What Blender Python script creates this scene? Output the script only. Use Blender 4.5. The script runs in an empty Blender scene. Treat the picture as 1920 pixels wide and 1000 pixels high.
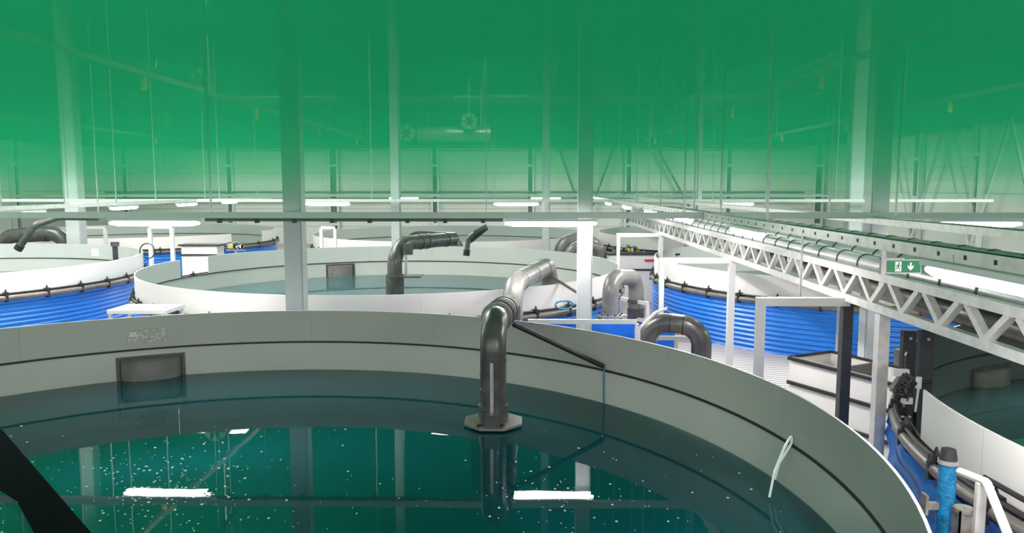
import bpy, bmesh, math, random
from mathutils import Vector, Matrix
random.seed(7)
PI = math.pi
sc = bpy.context.scene
C = sc.collection
EYE = 3.6                      # camera height above the hall floor (m)

# ------------------------------------------------------------------ camera
F_PX = 1450.0
PITCH = math.atan(150 / F_PX)
YAW = math.atan(25 / F_PX)
cam_data = bpy.data.cameras.new('camera'); cam = bpy.data.objects.new('camera', cam_data); C.objects.link(cam)
cam_data.sensor_width = 36.0; cam_data.lens = 36.0 * F_PX / 1920.0
cam_data.clip_start = 0.05; cam_data.clip_end = 300
cam.location = (0, 0, EYE); cam.rotation_euler = (PI / 2 - PITCH, 0, YAW)
sc.camera = cam

# ------------------------------------------------------------------ render look, world, big lights
sc.view_settings.view_transform = 'Standard'; sc.view_settings.look = 'None'
sc.view_settings.gamma = 1.0; sc.view_settings.use_curve_mapping = False
sc.view_settings.exposure = 0.0
cy = sc.cycles
cy.use_denoising = True; cy.use_adaptive_sampling = True; cy.adaptive_threshold = 0.03
cy.max_bounces = 6; cy.diffuse_bounces = 3; cy.glossy_bounces = 4; cy.transmission_bounces = 4
cy.transparent_max_bounces = 16; cy.volume_bounces = 1
cy.sample_clamp_indirect = 4.0
w = bpy.data.worlds.new('world'); sc.world = w; w.use_nodes = True
w.node_tree.nodes['Background'].inputs[0].default_value = (1.0, 0.955, 0.96, 1)
w.node_tree.nodes['Background'].inputs[1].default_value = 2.3

def area_light(name, loc, size, power, color=(1, 1, 1), rot=(0, 0, 0)):
    l = bpy.data.lights.new(name, 'AREA'); l.shape = 'RECTANGLE'; l.size, l.size_y = size
    l.energy = power; l.color = color
    o = bpy.data.objects.new(name, l); C.objects.link(o); o.location = loc; o.rotation_euler = rot
    return o
CEIL_Z = EYE + 7.4
for i, (x, y, p) in enumerate([(-17, 15, 1500), (-8.5, 15, 1200), (12, 16.5, 1600), (-19, 22, 2000), (-8.5, 20.5, 2000), (14, 21, 2000), (-16, 38.5, 1700), (-2, 38.5, 1700), (11, 38.5, 1700)]):
    area_light('added_fill_light', (x, y, CEIL_Z - 1.2), (5, 5), p, (1.0, 0.97, 0.95))  # added fill lights under the roof, no such lamps in the hall

# ------------------------------------------------------------------ materials
def mat(name, col, rough=0.5, metal=0.0, spec=0.5, noise=0.0, nscale=6.0, bump=0.0, bscale=40.0, emit=None, emis=0.0, coat=0.0, mottling=None):
    m = bpy.data.materials.new(name); m.use_nodes = True
    nt = m.node_tree; b = nt.nodes['Principled BSDF']
    b.inputs['Roughness'].default_value = rough; b.inputs['Metallic'].default_value = metal
    b.inputs['Specular IOR Level'].default_value = spec
    b.inputs['Base Color'].default_value = (*col, 1)
    if coat: b.inputs['Coat Weight'].default_value = coat
    if emit: b.inputs['Emission Color'].default_value = (*emit, 1); b.inputs['Emission Strength'].default_value = emis
    if noise or bump:
        tc = nt.nodes.new('ShaderNodeTexCoord')
    if noise:
        n = nt.nodes.new('ShaderNodeTexNoise'); n.inputs['Scale'].default_value = nscale; n.inputs['Detail'].default_value = 5
        nt.links.new(tc.outputs['Object'], n.inputs['Vector'])
        mx = nt.nodes.new('ShaderNodeMix'); mx.data_type = 'RGBA'
        c2 = mottling or tuple(max(0, c * (1 - noise)) for c in col)
        mx.inputs[6].default_value = (*col, 1); mx.inputs[7].default_value = (*c2, 1)
        r = nt.nodes.new('ShaderNodeMapRange'); r.inputs[1].default_value = 0.38; r.inputs[2].default_value = 0.68
        nt.links.new(n.outputs[0], r.inputs[0]); nt.links.new(r.outputs[0], mx.inputs[0])
        nt.links.new(mx.outputs[2], b.inputs['Base Color'])
    if bump:
        n2 = nt.nodes.new('ShaderNodeTexNoise'); n2.inputs['Scale'].default_value = bscale
        nt.links.new(tc.outputs['Object'], n2.inputs['Vector'])
        bp = nt.nodes.new('ShaderNodeBump'); bp.inputs['Strength'].default_value = bump; bp.inputs['Distance'].default_value = 0.02
        nt.links.new(n2.outputs[0], bp.inputs['Height']); nt.links.new(bp.outputs[0], b.inputs['Normal'])
    return m

M = dict(
    white_panel=mat('white_panel', (0.80, 0.745, 0.73), 0.35, noise=0.04, nscale=1.5),
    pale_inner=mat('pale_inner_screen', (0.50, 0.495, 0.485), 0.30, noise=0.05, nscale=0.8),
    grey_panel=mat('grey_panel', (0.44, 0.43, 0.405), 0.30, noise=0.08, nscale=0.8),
    liner=mat('liner', (0.50, 0.50, 0.475), 0.22, noise=0.06, nscale=0.7, bump=0.25, bscale=1.6),
    blue=mat('blue_steel', (0.015, 0.19, 0.70), 0.30, spec=0.5, noise=0.10, nscale=2.0),
    blue_cloth=mat('blue_tarpaulin', (0.04, 0.30, 0.88), 0.22, noise=0.2, nscale=3.0),
    black=mat('black_rubber', (0.018, 0.018, 0.02), 0.5, noise=0.3),
    dark_pipe=mat('dark_grey_pipe', (0.055, 0.052, 0.054), 0.28, spec=0.6, noise=0.35, nscale=5, mottling=(0.10, 0.095, 0.09)),
    pale_pipe=mat('dusty_grey_pipe', (0.20, 0.185, 0.18), 0.32, spec=0.6, noise=0.3, nscale=4),
    conduit=mat('brown_grey_conduit', (0.16, 0.14, 0.125), 0.35, noise=0.3, nscale=4),
    steel=mat('painted_light_grey_steel', (0.60, 0.61, 0.61), 0.4, noise=0.06, nscale=3),
    column=mat('column_paint', (0.46, 0.48, 0.49), 0.45, noise=0.05, nscale=2),
    white_steel=mat('white_steel', (0.68, 0.67, 0.67), 0.35, noise=0.06, nscale=5),
    alu=mat('aluminium', (0.80, 0.77, 0.74), 0.33, 0.35, noise=0.18, nscale=9),
    galv=mat('galvanised_steel', (0.50, 0.51, 0.52), 0.35, 0.6, noise=0.25, nscale=12),
    silver=mat('silver_pipe', (0.50, 0.485, 0.50), 0.30, 0.4, noise=0.15, nscale=5),
    darkpost=mat('dark_grey_post', (0.032, 0.034, 0.042), 0.5, noise=0.2, bump=0.2, bscale=60),
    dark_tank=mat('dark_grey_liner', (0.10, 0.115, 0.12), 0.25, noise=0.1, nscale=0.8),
    haze_green=mat('ceiling_haze_green', (0.012, 0.19, 0.078), 0.8, spec=0.1, noise=0.03, nscale=0.4),  # green haze painted into the ceiling colour
    haze_truss_steel=mat('truss_dark_haze_green', (0.004, 0.05, 0.025), 0.6, spec=0.2),  # dark truss steel with the green haze mixed into its colour
    haze_green_steel=mat('roof_steel_haze_green', (0.010, 0.22, 0.085), 0.6, spec=0.2, noise=0.05, nscale=1),  # upper wall bands coloured with the green haze
    wallpost=mat('dark_wall_post', (0.12, 0.14, 0.14), 0.5, noise=0.1),
    lampbody=mat('lamp_body', (0.75, 0.75, 0.75), 0.4),
    lamp=mat('lit_tube', (1, 1, 1), 0.4, emit=(1.0, 0.97, 0.97), emis=30.0),
    skylight=mat('lit_skylight', (1, 1, 1), 0.4, emit=(0.95, 0.98, 1.0), emis=6.0),
    signgreen=mat('sign_green', (0.020, 0.20, 0.085), 0.3, emit=(0.02, 0.20, 0.085), emis=0.25),
    signwhite=mat('sign_white', (0.85, 0.88, 0.86), 0.3, emit=(0.85, 0.9, 0.87), emis=0.3),
    red=mat('red_plastic', (0.55, 0.02, 0.02), 0.4),
    yellow=mat('yellow_plastic', (0.75, 0.42, 0.02), 0.4),
    blue_paint=mat('worn_blue_paint', (0.012, 0.22, 0.48), 0.4, noise=0.5, nscale=14, bump=0.3, bscale=50),
    prop_steel=mat('rusty_prop_steel', (0.36, 0.36, 0.33), 0.45, 0.5, noise=0.35, nscale=14, mottling=(0.25, 0.17, 0.10)),
    hose_white=mat('translucent_hose', (0.62, 0.74, 0.74), 0.2),
    hose_blue=mat('blue_hose', (0.03, 0.16, 0.26), 0.35),
    cable=mat('black_cable', (0.012, 0.012, 0.012), 0.4),
    paper=mat('paper_label', (0.66, 0.66, 0.64), 0.6),
    print_=mat('faded_print', (0.40, 0.385, 0.34), 0.6),
    fleck=mat('foam_fleck', (0.85, 0.9, 0.9), 0.5),
    grille=mat('slotted_grille', (0.11, 0.10, 0.095), 0.30, 0.3, noise=0.3, nscale=5),
)

def panelled_wall(name, col):
    """pale sandwich panels with thin horizontal joints every 1.1 m"""
    m = mat(name, col, 0.55); nt = m.node_tree; b = nt.nodes['Principled BSDF']
    tc = nt.nodes.new('ShaderNodeTexCoord'); sp = nt.nodes.new('ShaderNodeSeparateXYZ')
    nt.links.new(tc.outputs['Object'], sp.inputs[0])
    md = nt.nodes.new('ShaderNodeMath'); md.operation = 'FLOORED_MODULO'; md.inputs[1].default_value = 1.1
    nt.links.new(sp.outputs[2], md.inputs[0])
    lt = nt.nodes.new('ShaderNodeMath'); lt.operation = 'LESS_THAN'; lt.inputs[1].default_value = 0.05
    nt.links.new(md.outputs[0], lt.inputs[0])
    mx = nt.nodes.new('ShaderNodeMix'); mx.data_type = 'RGBA'
    mx.inputs[6].default_value = (*col, 1); mx.inputs[7].default_value = (*[c * 0.7 for c in col], 1)
    nt.links.new(lt.outputs[0], mx.inputs[0]); nt.links.new(mx.outputs[2], b.inputs['Base Color'])
    return m
M['wall'] = panelled_wall('wall_panels', (0.60, 0.61, 0.585))

def floor_mat():
    m = mat('hall_floor', (0.42, 0.38, 0.35), 0.5); nt = m.node_tree; b = nt.nodes['Principled BSDF']
    tc = nt.nodes.new('ShaderNodeTexCoord'); br = nt.nodes.new('ShaderNodeTexBrick')
    br.inputs['Scale'].default_value = 9.0; br.inputs['Color1'].default_value = (0.40, 0.33, 0.28, 1)
    br.inputs['Color2'].default_value = (0.24, 0.19, 0.16, 1); br.inputs['Mortar'].default_value = (0.50, 0.42, 0.36, 1)
    br.inputs['Mortar Size'].default_value = 0.03
    mp = nt.nodes.new('ShaderNodeMapping'); mp.inputs['Rotation'].default_value = (0, 0, 0.78)
    nt.links.new(tc.outputs['Object'], mp.inputs[0]); nt.links.new(mp.outputs[0], br.inputs[0])
    nt.links.new(br.outputs[0], b.inputs['Base Color'])
    return m
M['floor'] = floor_mat()

def grating_mat():
    m = mat('grating', (0.5, 0.46, 0.44), 0.45); nt = m.node_tree; b = nt.nodes['Principled BSDF']
    tc = nt.nodes.new('ShaderNodeTexCoord'); wv = nt.nodes.new('ShaderNodeTexWave'); wv.bands_direction = 'Y'
    wv.inputs['Scale'].default_value = 2.0
    mp = nt.nodes.new('ShaderNodeMapping'); mp.inputs['Rotation'].default_value = (0, 0, 0.25)
    nt.links.new(tc.outputs['Object'], mp.inputs[0]); nt.links.new(mp.outputs[0], wv.inputs[0])
    mx = nt.nodes.new('ShaderNodeMix'); mx.data_type = 'RGBA'
    mx.inputs[6].default_value = (0.22, 0.19, 0.18, 1); mx.inputs[7].default_value = (0.78, 0.72, 0.70, 1)
    nt.links.new(wv.outputs[0], mx.inputs[0]); nt.links.new(mx.outputs[2], b.inputs['Base Color'])
    return m
M['grating'] = grating_mat()

def water_mat(name, deep, clear=0.6, tint=(0.32, 0.85, 0.90)):
    m = bpy.data.materials.new(name); m.use_nodes = True; nt = m.node_tree
    for n in list(nt.nodes): nt.nodes.remove(n)
    out = nt.nodes.new('ShaderNodeOutputMaterial')
    fr = nt.nodes.new('ShaderNodeFresnel'); fr.inputs['IOR'].default_value = 1.33
    gl = nt.nodes.new('ShaderNodeBsdfGlossy'); gl.inputs['Roughness'].default_value = 0.012
    df = nt.nodes.new('ShaderNodeBsdfDiffuse'); df.inputs['Color'].default_value = (*deep, 1)
    tr = nt.nodes.new('ShaderNodeBsdfTransparent'); tr.inputs['Color'].default_value = (*tint, 1)
    m1 = nt.nodes.new('ShaderNodeMixShader'); m1.inputs[0].default_value = clear
    m2 = nt.nodes.new('ShaderNodeMixShader')
    tc = nt.nodes.new('ShaderNodeTexCoord'); ns = nt.nodes.new('ShaderNodeTexNoise'); ns.inputs['Scale'].default_value = 2.2
    bp = nt.nodes.new('ShaderNodeBump'); bp.inputs['Strength'].default_value = 0.05; bp.inputs['Distance'].default_value = 0.01
    L = nt.links.new
    L(tc.outputs['Object'], ns.inputs[0]); L(ns.outputs[0], bp.inputs['Height']); L(bp.outputs[0], gl.inputs['Normal'])
    L(df.outputs[0], m1.inputs[1]); L(tr.outputs[0], m1.inputs[2])
    L(fr.outputs[0], m2.inputs[0]); L(m1.outputs[0], m2.inputs[1]); L(gl.outputs[0], m2.inputs[2]); L(m2.outputs[0], out.inputs[0])
    return m
M['water'] = water_mat('teal_water', (0.006, 0.10, 0.135))
M['water_grey'] = water_mat('grey_teal_water', (0.055, 0.13, 0.14), 0.3, (0.5, 0.8, 0.8))
M['tank_floor'] = mat('tank_floor', (0.01, 0.36, 0.46), 0.6, noise=0.3, nscale=0.25)

# ------------------------------------------------------------------ mesh helpers
def obj(name, bm, m, parent=None, smooth=False, loc=None):
    me = bpy.data.meshes.new(name); bm.normal_update(); bm.to_mesh(me); bm.free()
    for k in (m if isinstance(m, (list, tuple)) else [m]): me.materials.append(k)
    o = bpy.data.objects.new(name, me); C.objects.link(o)
    if smooth:
        for p in me.polygons: p.use_smooth = True
        try: me.set_sharp_from_angle(angle=math.radians(38))
        except Exception: pass
    if parent: o.parent = parent
    if loc: o.location = loc
    return o
def tag(o, label=None, cat=None, group=None, kind=None):
    if label: o['label'] = label
    if cat: o['category'] = cat
    if group: o['group'] = group
    if kind: o['kind'] = kind
    return o
def thing(name, label, cat, loc=(0, 0, 0), rz=0, group=None):
    o = bpy.data.objects.new(name, None); C.objects.link(o); o.location = loc; o.rotation_euler = (0, 0, rz)
    o.empty_display_size = 0.1
    return tag(o, label, cat, group)
def copy_tree(o, parent=None):
    c = o.copy(); C.objects.link(c)
    if parent: c.parent = parent
    for ch in list(o.children): copy_tree(ch, c)
    return c
def box(bm, lo, hi, mi=0):
    x0, y0, z0 = lo; x1, y1, z1 = hi
    v = [bm.verts.new(p) for p in ((x0,y0,z0),(x1,y0,z0),(x1,y1,z0),(x0,y1,z0),(x0,y0,z1),(x1,y0,z1),(x1,y1,z1),(x0,y1,z1))]
    for f in ((0,3,2,1),(4,5,6,7),(0,1,5,4),(1,2,6,5),(2,3,7,6),(3,0,4,7)):
        bm.faces.new([v[i] for i in f]).material_index = mi
    return v
def BX(*boxes):
    bm = bmesh.new()
    for lo, hi in boxes: box(bm, lo, hi)
    return bm
def bar(bm, a, b, w, h, up=(0, 0, 1)):
    """rectangular bar from a to b; w across, h along 'up'"""
    a, b = Vector(a), Vector(b); d = (b - a).normalized(); u = Vector(up)
    if abs(d.dot(u)) > 0.98: u = Vector((0, 1, 0))
    s = d.cross(u).normalized(); u = s.cross(d).normalized()
    vs = []
    for p in (a, b):
        for i, j in ((-1,-1),(1,-1),(1,1),(-1,1)): vs.append(bm.verts.new(p + s * (i * w / 2) + u * (j * h / 2)))
    for f in ((3,2,1,0),(4,5,6,7),(0,1,5,4),(1,2,6,5),(2,3,7,6),(3,0,4,7)): bm.faces.new([vs[i] for i in f])
    return bm
def BAR(a, b, w, h, up=(0, 0, 1)):
    return bar(bmesh.new(), a, b, w, h, up)
def fillet(pts, r, n=8):
    P = [Vector(p) for p in pts]; out = [P[0]]
    for i in range(1, len(P) - 1):
        a, b, c = P[i-1], P[i], P[i+1]; u = (a - b); v = (c - b); lu, lv = u.length, v.length; u.normalize(); v.normalize()
        ang = math.acos(max(-1, min(1, u.dot(v))))
        if ang > PI - 0.05: out.append(b); continue
        t = min(r / math.tan(ang / 2), lu * 0.49 if i > 1 else lu * 0.98, lv * 0.49 if i < len(P) - 2 else lv * 0.98)
        rr = t * math.tan(ang / 2); cen = b + (u + v).normalized() * (rr / math.sin(ang / 2))
        s = b + u * t - cen; e = b + v * t - cen; th = s.angle(e)
        for k in range(n + 1):
            f = k / n; q = (s * math.sin((1 - f) * th) + e * math.sin(f * th)) / math.sin(th)
            out.append(cen + q)
    out.append(P[-1]); return out
def tube(bm, path, r, n=14, closed=False, caps=True, radii=None):
    P = [Vector(p) for p in path]; m = len(P); rings = []; nrm = None
    for i in range(m):
        if closed: d = (P[(i+1) % m] - P[i-1]).normalized()
        else: d = (P[min(i+1, m-1)] - P[max(i-1, 0)]).normalized()
        if nrm is None:
            nrm = d.cross(Vector((0, 0, 1)))
            if nrm.length < 1e-3: nrm = d.cross(Vector((0, 1, 0)))
            nrm.normalize()
        else:
            nrm = (nrm - d * nrm.dot(d)).normalized()
        bn = d.cross(nrm); rr = radii[i] if radii else r
        rings.append([bm.verts.new(P[i] + (nrm * math.cos(2*PI*k/n) + bn * math.sin(2*PI*k/n)) * rr) for k in range(n)])
    for i in range(m if closed else m - 1):
        a, b = rings[i], rings[(i+1) % m]
        for k in range(n): bm.faces.new((a[k], a[(k+1) % n], b[(k+1) % n], b[k]))
    if caps and not closed:
        bm.faces.new(list(reversed(rings[0]))); bm.faces.new(rings[-1])
    return bm
def TUBE(path, r, n=14, **k): return tube(bmesh.new(), path, r, n, **k)
def cyl(bm, c, r, z0, z1, n=20):
    return tube(bm, [(c[0], c[1], z0), (c[0], c[1], z1)], r, n)
def lathe_ring(bm, prof, n=128, a0=0.0, a1=2*PI, mi=0):
    """revolve the (radius, z) profile about z between the angles"""
    full = abs(a1 - a0 - 2*PI) < 1e-6; m = n if full else n + 1
    rings = []
    for i in range(m):
        a = a0 + (a1 - a0) * i / n
        rings.append([bm.verts.new((r * math.cos(a), r * math.sin(a), z)) for r, z in prof])
    for i in range(n):
        A, B = rings[i], rings[(i+1) % m]
        for k in range(len(prof) - 1):
            f = bm.faces.new((A[k], B[k], B[k+1], A[k+1])); f.material_index = mi
    return bm
def pipe_at(p, d, r, L):
    """a band (short tube) centred on p along d"""
    p, d = Vector(p), Vector(d).normalized(); return TUBE([p - d * L/2, p + d * L/2], r, 18)

def px_ray(px, py):
    x = (px - 960) / F_PX; y = -(py - 500) / F_PX
    c, s = math.cos(PITCH), math.sin(PITCH); f = c + y * s; u = -s + y * c
    return Vector((x * math.cos(YAW) - f * math.sin(YAW), x * math.sin(YAW) + f * math.cos(YAW), u))
def at_y(px, py, Y):
    r = px_ray(px, py); p = r * (Y / r.y); return Vector((p.x, p.y, p.z + EYE))
def at_z(px, py, Z):
    r = px_ray(px, py); p = r * ((Z - EYE) / r.z); return Vector((p.x, p.y, Z))
def at_wall(px, py, c, R):
    """far side of a round tank wall"""
    r = px_ray(px, py); a = r.x**2 + r.y**2; b = -2 * (r.x * c[0] + r.y * c[1]); k = c[0]**2 + c[1]**2 - R*R
    t = (-b + math.sqrt(max(0, b*b - 4*a*k))) / (2*a); p = r * t; return Vector((p.x, p.y, p.z + EYE))

# ------------------------------------------------------------------ building shell
XL, XR, YB, YF = -28.0, 18.4, 48.0, -7.0
def struct(name, bm, m, smooth=False): return tag(obj(name, bm, m, smooth=smooth), kind='structure')
struct('floor', BX(((XL, YF, -0.2), (XR, YB, 0))), M['floor'])
struct('ceiling', BX(((XL, YF, CEIL_Z), (XR, YB, CEIL_Z + 0.2))), M['haze_green'])
BAND = EYE + 2.5
struct('wall_back', BX(((XL, YB, 0), (XR, YB + 0.2, BAND))), M['wall'])
struct('wall_left', BX(((XL - 0.2, YF, 0), (XL, YB, BAND))), M['wall'])
struct('wall_right', BX(((XR, YF, 0), (XR + 0.2, YB, BAND))), M['wall'])
struct('trim_1', BX(((XL, YB - 0.25, BAND), (XR, YB + 0.2, CEIL_Z))), M['haze_green_steel'])
struct('trim_2', BX(((XL - 0.2, YF, BAND), (XL + 0.25, YB - 0.25, CEIL_Z))), M['haze_green_steel'])
struct('trim_3', BX(((XR - 0.25, YF, BAND), (XR + 0.2, YB - 0.25, CEIL_Z))), M['haze_green_steel'])
# floor grating in the aisle right of the near tank
gr = obj('floor_grating', BX(((2.9, 9.8, 0.0), (6.6, 17.5, 0.03))), M['grating'])
tag(gr, 'pale ribbed metal grating on the aisle floor beside the blue tank', 'grating')

# steel columns: (x, y, width, depth, label)
COLS = [(-3.78, 12.62, .30, .30, 'wide grey steel column standing in front of the middle tank'),
        (0.97, 12.62, .24, .24, 'brightly lit white steel column right of the two curved pipes'),
        (5.82, 12.95, .30, .30, 'grey steel column behind the metal truss and the grey sump'),
        (-4.28, 25.6, .30, .30, 'slim grey column behind the middle tank, above its left pipe'),
        (0.68, 25.6, .26, .26, 'slim grey column behind the middle tank, right of the black hook arm'),
        (5.70, 25.6, .16, .16, 'thin distant column rising where the truss begins'),
        (10.75, 25.6, .45, .40, 'darker grey column far right behind the cable tray'),
        (-15.6, 26.6, .50, .45, 'grey column behind the left tank beside the dark pipes')]
for x, y, a, b, lb in COLS:
    t = thing('steel_column', lb, 'column', (x, y, 0))
    bm = BX(((-a/2, -b/2, 0), (a/2, b/2, CEIL_Z)))
    bmesh.ops.bevel(bm, geom=[e for e in bm.edges if abs(e.verts[0].co.z - e.verts[1].co.z) > 1], offset=0.025, segments=2, affect='EDGES')
    obj('shaft', bm, M['column'], t)
    obj('base_plate', BX(((-a, -b, 0), (a, b, 0.03))), M['galv'], t)

# wall posts (I-sections) on the walls
def wall_post(x, y, rz, w_, label, group, top=BAND):
    t = thing('wall_post', label, 'post', (x, y, 0), rz, group)
    obj('channel', BX(((-w_/2, -0.02, 0), (-w_/2 + 0.12, -0.28, top)), ((w_/2 - 0.12, -0.02, 0), (w_/2, -0.28, top))), M['steel'], t)
    obj('web', BX(((-w_/2 + 0.12, -0.02, 0), (w_/2 - 0.12, -0.12, top))), M['wallpost'], t)
    for z in (1.2, 3.0, 4.8): obj('bracket', BX(((-w_/2 + .1, -0.30, z), (w_/2 - .1, -0.26, z + .16))), M['steel'], t)
for px in (232, 430, 626, 816, 994, 1177, 1362, 1528):
    x = (px - 985) / F_PX * (YB - .2)
    wall_post(x, YB, 0, 0.62 if px in (626, 1528) else 0.5, 'pale steel post with a dark slot on the far wall', 'posts along the far wall')
for y in (42.0,): wall_post(XL, y, -PI/2 + PI, 0.6, 'steel post on the left wall at the picture edge', None)
for y in (41, 36.5, 31.7, 27.2, 22): wall_post(XR, y, -PI/2, 0.6, 'grey steel post on the right side wall', 'posts along the right wall')
# bracing
for (y0, y1) in ((41, 36.5), (36.5, 31.7), (31.7, 27.2)):
    for s in (0, 1):
        a, b = (y0, y1) if s else (y1, y0)
        o = obj('wall_brace', BAR((XR - .35, a, 1.0), (XR - .35, (y0+y1)/2, BAND), 0.10, 0.10), M['steel'])
        tag(o, 'slanted steel brace crossing the right side wall', 'brace', 'braces on the right wall')
for px0, px1 in ((1045, 1085), (1225, 1290), (1150, 1110)):
    o = obj('wall_brace', BAR((( px0 - 985) / F_PX * 47.5, 47.5, BAND), ((px1 - 985) / F_PX * 47.5, 47.5, EYE - 1.2), 0.16, 0.12), M['wallpost'])
    tag(o, 'dark slanted brace on the far wall', 'brace', 'braces on the far wall')
for px in (1260, ):
    pass
# horizontal service pipes along the far wall
for z, lb in ((EYE + 2.38, 'dark service pipe running high along the far wall'), (EYE - .35, 'thin service pipe low along the far wall'), (EYE - .75, 'lowest thin pipe along the far wall')):
    tag(obj('service_pipe', TUBE([(-26, 47.65, z), (17, 47.65, z)], 0.06, 8), M['wallpost'], smooth=True), lb, 'pipe')

# roof trusses, the roof's green haze painted into their colour
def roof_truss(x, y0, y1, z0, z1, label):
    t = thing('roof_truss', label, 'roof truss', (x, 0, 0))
    obj('bottom_chord', BAR((0, y0, z0), (0, y1, z0), .14, .16), M['haze_truss_steel'], t)
    obj('top_chord', BAR((0, y0, z1), (0, y1, z1), .14, .16), M['haze_truss_steel'], t)
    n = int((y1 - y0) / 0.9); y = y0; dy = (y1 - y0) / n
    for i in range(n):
        obj('web_brace', BAR((0, y0 + i*dy, z0), (0, y0 + (i+.5)*dy, z1), .07, .07), M['haze_truss_steel'], t)
        obj('web_brace', BAR((0, y0 + (i+.5)*dy, z1), (0, y0 + (i+1)*dy, z0), .07, .07), M['haze_truss_steel'], t)
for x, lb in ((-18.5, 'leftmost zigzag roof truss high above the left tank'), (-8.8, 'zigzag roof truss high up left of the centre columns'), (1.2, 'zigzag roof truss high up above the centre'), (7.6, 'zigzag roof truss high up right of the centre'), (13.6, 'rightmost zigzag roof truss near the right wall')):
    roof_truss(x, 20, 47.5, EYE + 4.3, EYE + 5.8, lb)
# crane rails under the trusses
for x, y0, lb in ((-9.3, 14, 'long thin rail hung high at the left, running to the far wall'), (-20.5, 22, 'leftmost high rail above the left tanks'), (7.1, 14, 'inner high rail right of the centre'), (13.4, 12, 'outer high rail toward the right wall')):
    t = thing('overhead_rail', lb, 'rail', (x, 0, EYE + 2.75))
    obj('rail_beam', BAR((0, y0, 0), (0, 47.2, 0), .10, .14), M['galv'], t)
    for k in range(4):
        y = y0 + 5 + k * 8
        obj('hook', BX(((-.05, y, -.42), (.05, y + .1, -.08))), M['yellow'], t)
    for k in range(5):
        y = y0 + 2 + k * 7
        obj('hanger', BX(((-.02, y, .07), (.02, y + .04, 4.6))), M['galv'], t)
# ventilation
def duct(name, a, b, r, label, rib=True):
    t = thing(name, label, 'duct')
    n = max(2, int((Vector(b) - Vector(a)).length / 0.25)); P = [Vector(a).lerp(Vector(b), i/n) for i in range(n+1)]
    obj('pipe_body', TUBE(P, r, 24, radii=[r + (.015 if i % 2 else 0) for i in range(n+1)]), M['galv'], t, smooth=True)
    obj('end_ring', pipe_at(a, Vector(b) - Vector(a), r + .04, .1), M['galv'], t, smooth=True)
    obj('end_ring', pipe_at(b, Vector(b) - Vector(a), r + .04, .1), M['galv'], t, smooth=True)
    for f in (.12, .88):
        p = Vector(a).lerp(Vector(b), f); obj('hanger', BX(((p.x - .02, p.y - .02, p.z + r), (p.x + .02, p.y + .02, CEIL_Z))), M['galv'], t)
duct('ventilation_duct', (-6.0, 44, EYE + 2.95), (-2.0, 44, EYE + 2.95), .42, 'round silver duct lying level high at the far wall')
duct('ventilation_duct', (-25, 46, EYE + 5.2), (17, 46, EYE + 5.2), .38, 'long round duct under the roof along the far wall')
for px, py, Y, lb in ((763, 250, 43, 'round fan housing left of the level silver duct'), (880, 228, 43, 'round fan housing above the level silver duct'), (1133, 158, 30, 'round dark fan housing high right of the centre'), (383, 152, 30, 'round dark fan housing high at the left'), (303, 222, 43, 'round fan housing high above the left lamps')):
    p = at_y(px, py, Y); t = thing('roof_fan', lb, 'fan', p)
    obj('housing', TUBE([(0, -.3, 0), (0, .3, 0)], .44, 24), M['galv'], t, smooth=True)
    bm = bmesh.new()
    for k in range(6):
        a = k * PI / 3; bar(bm, (0, -.31, 0), (.38 * math.cos(a), -.31, .38 * math.sin(a)), .1, .12, (0, 1, 0))
    obj('blades', bm, M['black'], t)
    obj('hanger', BX(((-.02, -.02, .42), (.02, .02, CEIL_Z - p.z))), M['galv'], t)
# roof windows
for x, y, sx, sy, lb in ((2.4, 25.6, 1.0, 1.6, 'bright roof window above the centre aisle'), (4.3, 21.7, 1.5, 1.2, 'bright roof window nearer, right of the centre'), (-11.8, 22.0, 1.6, 1.2, 'bright roof window above the left side')):
    t = thing('roof_window', lb, 'roof window', (x, y, CEIL_Z))
    obj('window_frame', BX(((-sx/2-.1, -sy/2-.1, -.08), (sx/2+.1, -sy/2, 0)), ((-sx/2-.1, sy/2, -.08), (sx/2+.1, sy/2+.1, 0)), ((-sx/2-.1, -sy/2, -.08), (-sx/2, sy/2, 0)), ((sx/2, -sy/2, -.08), (sx/2+.1, sy/2, 0)), ((-.03, -sy/2, -.08), (.03, sy/2, -.04))), M['steel'], t)
    obj('pane', BX(((-sx/2, -sy/2, -.035), (sx/2, sy/2, -.005))), M['skylight'], t)

# ------------------------------------------------------------------ tanks
RT = 5.66
Z_RIM, Z_SEAM, Z_WATER, Z_PIPE = EYE - 1.90, EYE - 2.38, EYE - 2.82, EYE - 2.46

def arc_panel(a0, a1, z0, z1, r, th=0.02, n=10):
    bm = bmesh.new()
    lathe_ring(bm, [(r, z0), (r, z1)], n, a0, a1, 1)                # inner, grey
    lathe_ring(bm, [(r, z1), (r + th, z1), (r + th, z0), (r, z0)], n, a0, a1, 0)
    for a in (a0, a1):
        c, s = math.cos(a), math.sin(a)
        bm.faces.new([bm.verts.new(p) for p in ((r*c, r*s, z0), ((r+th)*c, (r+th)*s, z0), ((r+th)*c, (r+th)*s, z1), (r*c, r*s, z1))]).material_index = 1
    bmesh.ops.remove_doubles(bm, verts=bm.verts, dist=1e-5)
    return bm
def clamp_mesh(r):
    bm = bmesh.new()
    box(bm, (r + .02, -.025, Z_PIPE - .09), (r + .15, .025, Z_PIPE + .07))
    box(bm, (r + .03, -.05, Z_PIPE + .07), (r + .13, .05, Z_PIPE + .13))
    tube(bm, [(r + .08, 0, Z_PIPE + .12), (r + .08, 0, Z_PIPE + .2)], .02, 6, radii=[.035, .008])
    return bm
clamp_src = {}
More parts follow.
